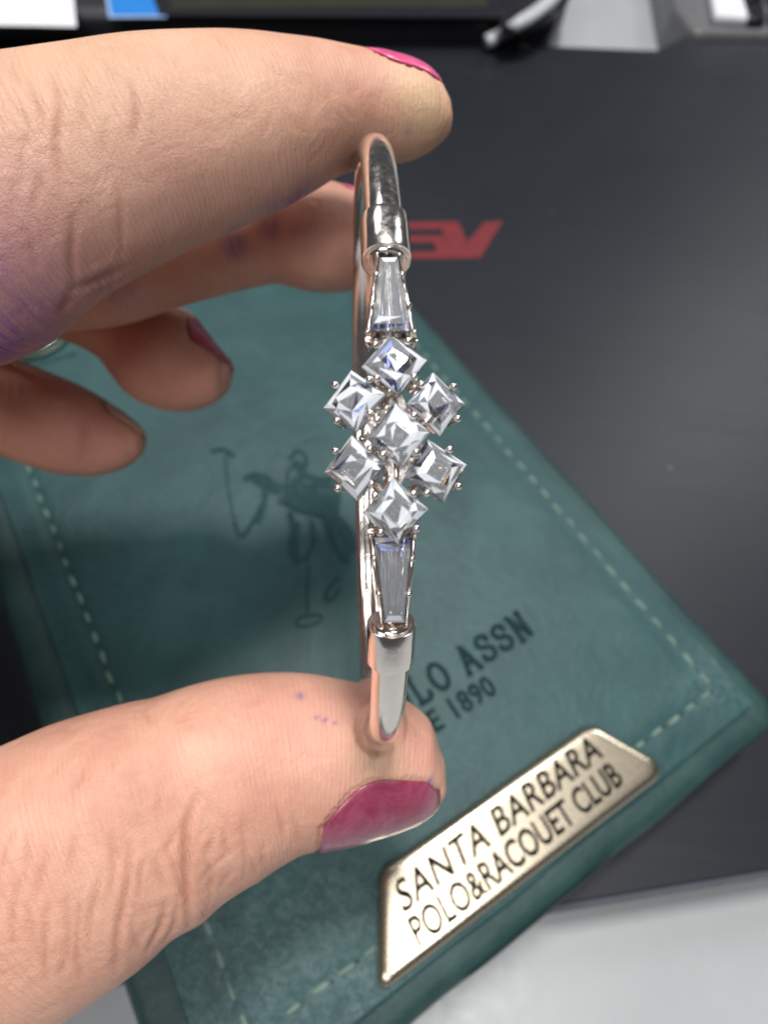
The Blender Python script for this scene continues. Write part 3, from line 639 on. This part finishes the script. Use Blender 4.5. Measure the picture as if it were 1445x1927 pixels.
def palm(rows):
    q = spline(np.array([[*P(x, y, z), r, k, *(-Dv)] for x, y, z, r, k in rows]), 40); c = q[:, :3]
    t = np.gradient(c, axis=0); t /= np.linalg.norm(t, axis=1)[:, None]; base = len(V); seg = 40
    for i in range(40):
        e1 = np.cross(t[i], Fv); e1 /= np.linalg.norm(e1); e2 = np.cross(e1, t[i])
        for k in range(seg):
            th = 2*math.pi*k/seg; V.append(c[i]+q[i, 3]*(e1*math.sin(th)+e2*math.cos(th)*q[i, 4]))
    for i in range(39):
        for k in range(seg): Fc.append([base+i*seg+k, base+(i+1)*seg+k, base+(i+1)*seg+(k+1) % seg, base+i*seg+(k+1) % seg])
    Fc.append([base+k for k in range(seg)][::-1]); Fc.append([base+39*seg+k for k in range(seg)])
palm([(-430, 420, 6.4, 1.6, .8), (-560, 620, 6.9, 2.0, .8), (-640, 950, 7.1, 2.2, .75), (-600, 1300, 6.6, 2.0, .8), (-430, 1640, 6.0, 1.6, .85), (-330, 1760, 5.8, 1.1, .9)])
palm([(-560, 820, 7.1, 1.7, .9), (-800, 920, 7.2, 2.3, .8), (-1200, 1000, 7.2, 2.6, .75), (-1600, 1060, 7.0, 2.5, .75), (-2000, 1120, 6.8, 2.4, .8)])
palm([(-300, 500, 7.0, .8, 1), (-460, 600, 7.2, 1.5, .9), (-640, 760, 7.4, 1.9, .9)])
tmp = bpy.data.meshes.new('tmp'); tmp.from_pydata([tuple(p) for p in V], [], Fc); tmp.update()
to = bpy.data.objects.new('tmp', tmp); scene.collection.objects.link(to)
rm = to.modifiers.new('r', 'REMESH'); rm.mode = 'VOXEL'; rm.voxel_size = .029; rm.use_smooth_shade = True
bpy.context.view_layer.update()
hm = bpy.data.meshes.new_from_object(to.evaluated_get(bpy.context.evaluated_depsgraph_get())); bpy.data.objects.remove(to)
nv = len(hm.vertices); X = np.empty(nv*3, np.float32); hm.vertices.foreach_get('co', X); X = X.reshape(-1, 3).astype(float)
ne = len(hm.edges); ED = np.empty(ne*2, np.int32); hm.edges.foreach_get('vertices', ED); ED = ED.reshape(-1, 2)
deg = np.bincount(ED.ravel(), minlength=nv).astype(float)[:, None]
def smooth(A, it, lam=.5):
    for _ in range(it):
        S = np.stack([np.bincount(ED[:, 0], A[ED[:, 1], k], nv)+np.bincount(ED[:, 1], A[ED[:, 0], k], nv) for k in range(A.shape[1])], 1)
        A = A+lam*(S/deg-A)
    return A
for _ in range(12): X = smooth(X, 1, .55); X = smooth(X, 1, -.57)
X = smooth(X, 3, .5)
print('hand verts', nv)
# nearest finger station for every vertex: length along and angle around
C_all = []; meta = []
for fi, nm in enumerate(LOFT):
    c, E1, E2, r, k, s = LOFT[nm]
    for i in range(0, len(c), 1): C_all.append(c[i]); meta.append((fi, i))
C_all = np.array(C_all); Rr = np.concatenate([LOFT[nm][3] for nm in LOFT]); meta = np.array(meta)
S_all = np.concatenate([LOFT[nm][5]+7.3*i for i, nm in enumerate(LOFT)]); E1a = np.concatenate([LOFT[nm][1] for nm in LOFT]); E2a = np.concatenate([LOFT[nm][2] for nm in LOFT])
Ta = np.concatenate([np.gradient(LOFT[nm][0], axis=0)/np.linalg.norm(np.gradient(LOFT[nm][0], axis=0), axis=1)[:, None] for nm in LOFT])
near_i = np.empty(nv, int)
for a in range(0, nv, 8000):
    d = np.linalg.norm(X[a:a+8000, None]-C_all[None], axis=2)-.9*Rr[None]; near_i[a:a+8000] = d.argmin(1)
rel = X-C_all[near_i]
along = S_all[near_i]+np.einsum('ij,ij->i', rel, Ta[near_i])
around = np.arctan2(np.einsum('ij,ij->i', rel, E1a[near_i]), np.einsum('ij,ij->i', rel, E2a[near_i]))
along = smooth(along[:, None], 6)[:, 0]
fid = meta[near_i, 0]
def normals(X):
    npol = len(hm.polygons); hm.vertices.foreach_set('co', X.astype(np.float32).ravel()); hm.update()
    nn = np.empty(nv*3, np.float32); hm.vertex_normals.foreach_get('vector', nn); return nn.reshape(-1, 3).astype(float)
NR = normals(X)
q = X-CAM; zz = q@Fv; pxx = CX+FPX*(q@Rv)/zz; pyy = CY+FPX*(q@Dv)/zz
front = np.einsum('ij,ij->i', NR, q) < 0
def on_skin(px, py):                                           # the skin point nearest to the viewer near (px, py)
    d2 = (pxx-px)**2+(pyy-py)**2; m = np.where((d2 < 130) & front)[0]
    if len(m) == 0: m = np.argsort(d2)[:8]
    return X[m[zz[m].argmin()]] if len(m) else None
crease = np.zeros(nv); disp = np.zeros(nv)
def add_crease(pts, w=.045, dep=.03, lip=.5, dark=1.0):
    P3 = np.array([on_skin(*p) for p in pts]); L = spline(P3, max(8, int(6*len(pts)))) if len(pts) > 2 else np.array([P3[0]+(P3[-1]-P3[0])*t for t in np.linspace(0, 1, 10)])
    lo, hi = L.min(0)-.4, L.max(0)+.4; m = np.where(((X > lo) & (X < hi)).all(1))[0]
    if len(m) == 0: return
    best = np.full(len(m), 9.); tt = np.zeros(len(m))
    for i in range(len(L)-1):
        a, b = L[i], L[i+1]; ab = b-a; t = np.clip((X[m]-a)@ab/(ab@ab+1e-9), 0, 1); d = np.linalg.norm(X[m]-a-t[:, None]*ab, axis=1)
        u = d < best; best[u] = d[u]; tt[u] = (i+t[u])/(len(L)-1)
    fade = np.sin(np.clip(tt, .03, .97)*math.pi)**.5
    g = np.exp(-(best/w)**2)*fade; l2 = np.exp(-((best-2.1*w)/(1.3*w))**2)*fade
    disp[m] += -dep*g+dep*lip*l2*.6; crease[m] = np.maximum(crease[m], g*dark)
for a in ([(108, 140), (120, 200), (116, 290), (128, 350)], [(140, 420), (143, 490), (150, 548)], [(62, 150), (82, 205), (84, 260)], [(252, 150), (268, 210), (262, 262)]): add_crease(a, .032, .012)
for a in ([(200, 100), (226, 150)], [(30, 190), (58, 232), (50, 300)], [(300, 80), (320, 120)], [(414, 60), (440, 86)], [(160, 200), (170, 250)], [(20, 110), (40, 160)], [(210, 230), (205, 290)], [(150, 100), (165, 150), (158, 190)],
    [(90, 330), (70, 400)], [(330, 90), (345, 130)], [(230, 350), (240, 430), (232, 500)], [(60, 440), (80, 520)]): add_crease(a, .030, .009, .4, .4)
add_crease([(150, 549), (195, 532), (240, 515)], .05, .03); add_crease([(140, 560), (120, 600)], .05, .02)
for a in ([(372, 1490), (361, 1552), (356, 1626), (360, 1680), (362, 1750)],): add_crease(a, .034, .034, .6)
for a in ([(256, 1589), (247, 1676), (230, 1757), (222, 1840)], [(324, 1690), (306, 1757), (284, 1800)]): add_crease(a, .030, .020, .5, .8)
for a in ([(467, 1539), (464, 1589), (470, 1640), (466, 1665)], [(386, 1660), (420, 1625), (455, 1600)], [(205, 1640), (182, 1713), (174, 1785)], [(131, 1676), (136, 1775), (120, 1850)], [(529, 1514), (542, 1560), (538, 1600)], [(300, 1620), (316, 1680)],
    [(500, 1600), (505, 1635)], [(268, 1327), (283, 1352)], [(410, 1560), (400, 1610)], [(60, 1700), (80, 1800)], [(150, 1560), (140, 1640)], [(420, 1680), (440, 1650)], [(340, 1560), (320, 1610)], [(90, 1600), (70, 1680)], [(560, 1540), (570, 1590)], [(300, 1470), (305, 1540)]): add_crease(a, .028, .010, .5, .6)
for a in ([(40, 1640), (30, 1720), (38, 1800)], [(100, 1700), (92, 1780), (98, 1860)], [(210, 1560), (222, 1620), (214, 1690)], [(276, 1620), (270, 1690)], [(340, 1690), (330, 1750), (318, 1785)], [(395, 1600), (404, 1660), (400, 1720)], [(430, 1560), (438, 1620)], [(480, 1620), (490, 1650)],
    [(15, 1560), (0, 1640)], [(160, 1700), (150, 1790), (158, 1850)], [(255, 1740), (270, 1800)], [(60, 1560), (52, 1640)], [(318, 1590), (338, 1640), (350, 1690)]): add_crease(a, .026, .012, .4, .7)
for k in range(9): add_crease([(178+k*9, 536-k*2), (186+k*9, 562-k*2)], .022, .014, .5, .35)
for k in range(6): add_crease([(12+k*16, 700+k*8), (6+k*17, 760+k*9)], .03, .012, .5, .3)
for k in range(5): add_crease([(30+k*50, 1480+random.randint(-20, 20)), (60+k*50, 1420+random.randint(-10, 20))], .05, .010, .5, .15)
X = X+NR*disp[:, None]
# wavering silhouette where the loose thumb skin folds
X = X+NR*(np.where(fid == 1, .018*np.sin(along*7.5+np.sin(along*3.1)*1.5)*np.clip((-np.sin(around)), 0, 1)**2*np.clip(((along-7.3)-1.0)/.5, 0, 1), 0))[:, None]
# the bracelet presses into finger and thumb
RP = np.array([ringp(a) for a in np.linspace(0, 2*math.pi, 500)]); bk = (1-np.cos(np.linspace(0, 2*math.pi, 500)))/2
sm2 = np.clip((bk-.25)/.5, 0, 1); RD = .142*(1-sm2)+.14*sm2
for _ in range(2):
    lo, hi = RP.min(0)-.6, RP.max(0)+.6; m = np.where(((X > lo) & (X < hi)).all(1))[0]
    dd = np.linalg.norm(X[m, None]-RP[None], axis=2); j = dd.argmin(1); d = dd[np.arange(len(m)), j]; r = RD[j]+.006
    reach = .13; tgt = np.where(d < r+reach, r+np.maximum(d, .0)*reach/(r+reach), d); tgt = np.maximum(tgt, d)
    dr = (X[m]-RP[j])/np.maximum(d, 1e-4)[:, None]; X[m] = RP[j]+dr*tgt[:, None]
    if _ == 0:
        wgt = np.zeros(nv); wgt[m] = np.exp(-np.clip(d-r, 0, 9)/.25); Y = smooth(X, 8); X = X+(Y-X)*wgt[:, None]
press = np.zeros(nv); press[m] = np.exp(-np.clip(d-r, 0, 9)/.12)
NR = normals(X)
# colour layers that belong to the skin
def blob(px, py, r, s=1.0, z=None):
    c = on_skin(px, py); return s*np.exp(-((X-c)**2).sum(1)/r**2)
ink = np.zeros(nv)
for a in ((560, 385, .20, .9), (590, 372, .16, .8), (520, 402, .18, .6), (448, 470, .16, .8), (446, 440, .13, .5), (512, 440, .14, .6), (515, 425, .10, .4), (12, 655, .5, 1.0), (60, 610, .42, .75), (110, 590, .25, .4), (0, 600, .6, .5), (560, 1300, .05, .7), (822, 1470, .05, .8), (230, 560, .25, .35), (190, 550, .2, .3), (768, 260, .035, .5), (575, 450, .2, .25)): ink = np.maximum(ink, blob(*a))
for p in ((598, 1342), (606, 1344), (614, 1348), (622, 1346), (630, 1350)): ink = np.maximum(ink, blob(*p, .022, .9))
lil = np.zeros(nv)
for a in ((60, 540, 1.1, .8), (180, 460, .9, .5), (320, 400, .8, .45), (470, 370, .6, .35), (0, 480, 1.0, .6), (330, 1420, .5, 0), (720, 1440, .3, .25), (780, 1420, .25, .2)): lil = np.maximum(lil, blob(*a))
flush = .5*press*np.array(fid <= 1)
for a in ((560, 1360, .7, .35), (700, 1330, .5, .3), (350, 740, .7, .6), (200, 830, 1.0, .6), (60, 780, .8, .5), (600, 480, .7, .3), (270, 640, .6, .5), (790, 1400, .3, .3), (620, 1450, .5, .2)): flush = np.maximum(flush, blob(*a))
pale = np.zeros(nv)
for a in ((810, 205, .38, .75), (790, 170, .3, .6), (720, 1425, .25, .5), (150, 120, 1.2, .4), (350, 120, 1.2, .3), (250, 230, 1.0, .25)): pale = np.maximum(pale, blob(*a))
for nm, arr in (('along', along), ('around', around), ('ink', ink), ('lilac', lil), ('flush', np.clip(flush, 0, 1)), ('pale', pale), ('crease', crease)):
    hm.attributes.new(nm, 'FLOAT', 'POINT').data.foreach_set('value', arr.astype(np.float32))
# ---- nails: curved plates laid on the finger lofts
def nail(fin, s0, s1, a0, a1, mat, lab, lift=.03, flat=.0, over=0.0, tipw=.55, cutw=.6, thick=.03, rot=0.0, grow=0.0, tipr=False):
    c, E1, E2, r, k, s = LOFT[fin]; nu_, nw = 22, 26; top = []; bot = []
    am = (a0+a1)/2; ah = (a1-a0)/2
    for i in range(nu_+1):
        t = i/nu_                                              # 0 free edge, 1 cuticle
        sl = s0+(s1-s0)*t
        wd = ah*(1-(1-cutw)*max(0, (t-.55)/.45)**2.2-(1-tipw)*max(0, (.22-t)/.22)**2)
        for j in range(nw+1):
            u = j/nw*2-1; an = math.radians(am+rot*t+wd*u); bow = .10*(1-u*u)*(1-2*t)*0
            ss = np.clip(sl+ (.10*u*u if t > .5 else -.0)*(0)-0, 0, s[-1])
            f_ = np.interp(ss, s, np.arange(len(s))); i0 = min(int(f_), len(s)-2); w_ = f_-i0
            g_ = lambda A: A[i0]*(1-w_)+A[i0+1]*w_
            rr = g_(r); ax = c[min(i0+1, len(c)-1)]-c[i0]; ax = ax/np.linalg.norm(ax)
            if tipr and sl < s[6]: rr = max(rr, .50*np.interp(s[12], s, r))
            cc = g_(c); 
            if sl < 0: cc = c[0]+(c[0]-c[3])/np.linalg.norm(c[0]-c[3])*(-sl)
            e = g_(E1)*math.sin(an)+g_(E2)*math.cos(an)*g_(k)
            n0 = g_(E1)*math.sin(math.radians(am))+g_(E2)*math.cos(math.radians(am))*g_(k)
            edge = 1-abs(u)**4
            p = cc+e*(rr+lift*(.35+.65*edge)*(1-.75*max(0, (t-.8)/.2)))+n0*grow*(1-t)
            if flat: p = p-n0*flat*rr*(1-u*u)
            top.append(p); bot.append(p-n0*thick)
    n_ = nw+1; V_ = top+bot; K = len(top); F_ = []
    for i in range(nu_):
        for j in range(nw):
            a = i*n_+j; F_.append([a, a+1, a+n_+1, a+n_]); F_.append([a+K, a+n_+K, a+n_+1+K, a+1+K])
    ring = list(range(nw+1))+[i*n_+nw for i in range(1, nu_+1)]+[nu_*n_+j for j in range(nw-1, -1, -1)]+[i*n_ for i in range(nu_-1, 0, -1)]
    F_ += [[a, a+K, b+K, b] for a, b in zip(ring, ring[1:]+ring[:1])]
    o = obj('fingernail', V_, F_, mat, hand, origin=np.mean(V_, 0)); o['label'] = lab
    T_ = np.array(top).reshape(nu_+1, nw+1, 3); nn = np.cross(np.gradient(T_, axis=0), np.gradient(T_, axis=1)); nn /= np.linalg.norm(nn, axis=2)[..., None]+1e-9
    n0 = T_[nu_//2, nw//2]-c[np.abs(s-(s0+s1)/2).argmin()]
    if nn[nu_//2, nw//2]@n0 < 0: nn = -nn
    Tf, nf = T_.reshape(-1, 3), nn.reshape(-1, 3); lo, hi = Tf.min(0)-.3, Tf.max(0)+.3
    m = np.where(((X > lo) & (X < hi)).all(1) & (fid == list(LOFT).index(fin)))[0]
    for _ in range(2):
        d = np.linalg.norm(X[m, None]-Tf[None], axis=2); j = d.argmin(1); h = np.einsum('ij,ij->i', X[m]-Tf[j], nf[j]); lat = np.sqrt(np.maximum(d.min(1)**2-h*h, 0))
        mv = np.where((lat < .045) & (h > -thick-.012) & (h < .4), h+thick+.012, 0); X[m] -= nf[j]*mv[:, None]
    return o
def s_at(fin, px):                                             # length along the finger where its centre line passes column px
    c = LOFT[fin][0]; X_ = np.array([proj(p)[0] for p in c]); i = np.abs(X_-px).argmin(); return LOFT[fin][5][i]
nail('thumb', s_at('thumb', 822), s_at('thumb', 598), -128, 9, M['wine'], 'dark wine painted thumb nail', lift=.022, rot=-6, tipr=True, tipw=.72, thick=.018)
nail('index', s_at('index', 838), s_at('index', 690), 26, 150, M['pink'], 'bright pink nail of the index finger', lift=.02)
nail('middle', s_at('middle', 735), s_at('middle', 628), 48, 160, M['pink'], 'pink nail of the middle finger', lift=.02)
nail('ring', s_at('ring', 436), s_at('ring', 335), 36, 150, M['rose'], 'rose red nail of the ring finger', lift=.02)
nail('little', s_at('little', 268), s_at('little', 195), 60, 150, M['bare'], 'short pinkish nail of the little finger', lift=.02)
org = np.array(hand.location); hm.vertices.foreach_set('co', (X-org).astype(np.float32).ravel()); hm.update()
hm.polygons.foreach_set('use_smooth', [True]*len(hm.polygons)); hm.materials.clear(); hm.materials.append(M['skin']); hm.name = 'skin'
link(bpy.data.objects.new('skin', hm), hand)
# ================================================================ THINGS AT THE FAR EDGE
# black device with a dull screen
HD = 2.6
dev = empty('desk_phone', (*G(500, 75, 0)[:2], 0), 'black desk device with a dull screen behind the charcoal case', 'device')
dp = ccw(roundpoly([G(-420, 76, MT)[:2], G(1035, 79, MT)[:2], G(1072, -10, HD)[:2], G(1080, -170, HD)[:2], G(-600, -170, HD)[:2]], [1, 1.0, 1.5, 1, 1], 8))
v, f = stack(dp, [(.1, .02), (0, .2), (0, HD-.5), (.1, HD-.2), (.3, HD)]); obj('device_body', v, f, M['device'], dev, origin=dev.location)
flat_poly('bezel', [(300, 30), (940, 34), (950, -80), (260, -80)], HD+.004, M['greyp'], dev, .05).data.materials[0] = M['keys']
flat_poly('screen', [(325, 17), (916, 13), (925, -70), (290, -70)], HD+.06, M['screen'], dev, .02)
flat_poly('body_step', [(940, 60), (985, 58), (1000, -60), (955, -60)], HD+.004, M['keys'], dev, .15)
pa = empty('paper_sheet', tuple(G(70, 30, HD)), 'white paper lying on the black device at the far left', 'paper')
pq = ccw(np.array([G(x, y, HD+.02)[:2] for x, y in ((-120, 46), (60, 48), (144, 50), (139, 0), (134, -60), (-140, -60))]))
v, f = stack(pq, [(0, HD+.01), (0, HD+.03)]); obj('paper', v, f, M['paper'], pa, smooth=False, origin=pa.location)
bs = empty('blue_card', tuple(G(255, 10, HD)), 'bright blue card with a paler rim on the black device', 'card')
flat_poly('card_rim', [(205, 34), (313, 33), (314, -20), (197, -20)], HD+.004, M['bluerim'], bs, .03)
flat_poly('card_face', [(210, 27), (308, 27), (309, -16), (204, -16)], HD+.036, M['blue'], bs, .012)
mb = MB(); cp = spline(np.array([G(914, 79, 1.85), G(936, 68, 2.05), G(972, 46, 2.75), G(1010, 22, 2.95), G(1040, -4, 3.1), G(1060, -60, 2.9)]), 40)
mb.tube(cp, .32, 12, ell=(.8, 1.1), up=(0, 0, 1)); cb = mb.build('flat_cable', M['cable'], None, origin=cp[0]); cb['label'] = 'flat pale grey cable running over the black device'; cb['category'] = 'cable'
mb = MB(); cp = spline(np.array([G(952, 84, 1.6), G(985, 66, 2.0), G(1030, 38, 2.6), G(1062, 6, 2.7), G(1075, -60, 2.6)]), 30)
mb.tube(cp, .13, 10); cb = mb.build('thin_cable', M['device'], None, origin=cp[0]); cb['label'] = 'thin black cable beside the flat grey cable'; cb['category'] = 'cable'
# keypad at the far right
kb = empty('keypad', (*G(1360, 40, 0)[:2], 0), 'black keypad with one white key at the far right corner', 'keypad')
HK = 1.9
kp = ccw(roundpoly([G(1306, 58, HK)[:2], G(1520, 62, HK)[:2], G(1540, -120, HK)[:2], G(1240, -120, HK)[:2], G(1268, 8, HK)[:2]], [.5, .5, 1, 1, 2], 6))
v, f = stack(kp, [(.05, MT*0+.02), (0, .2), (0, HK-.2), (.12, HK)]); obj('keypad_body', v, f, M['greyp'], kb, origin=kb.location)
def keycap(name, px, h, mat):
    p = ccw(roundpoly([G(x, y, HK)[:2] for x, y in px], .22, 5)); v, f = stack(p, [(0, HK+.01), (.03, HK+h*.7), (.12, HK+h)]); return obj(name, v, f, mat, kb, origin=(*p.mean(0), HK))
keycap('white_key', [(1337, 48), (1402, 52), (1384, -12), (1326, -14)], .45, M['paper'])
keycap('key', [(1332, -22), (1382, -20), (1378, -70), (1326, -70)], .4, M['keys'])
for r_i in range(3):
    for c_i in range(3):
        x = 1418+c_i*44-r_i*5; y = 52-r_i*40; keycap('key', [(x-17, y), (x+18, y+1), (x+13, y-31), (x-18, y-32)], .4, M['keys'])
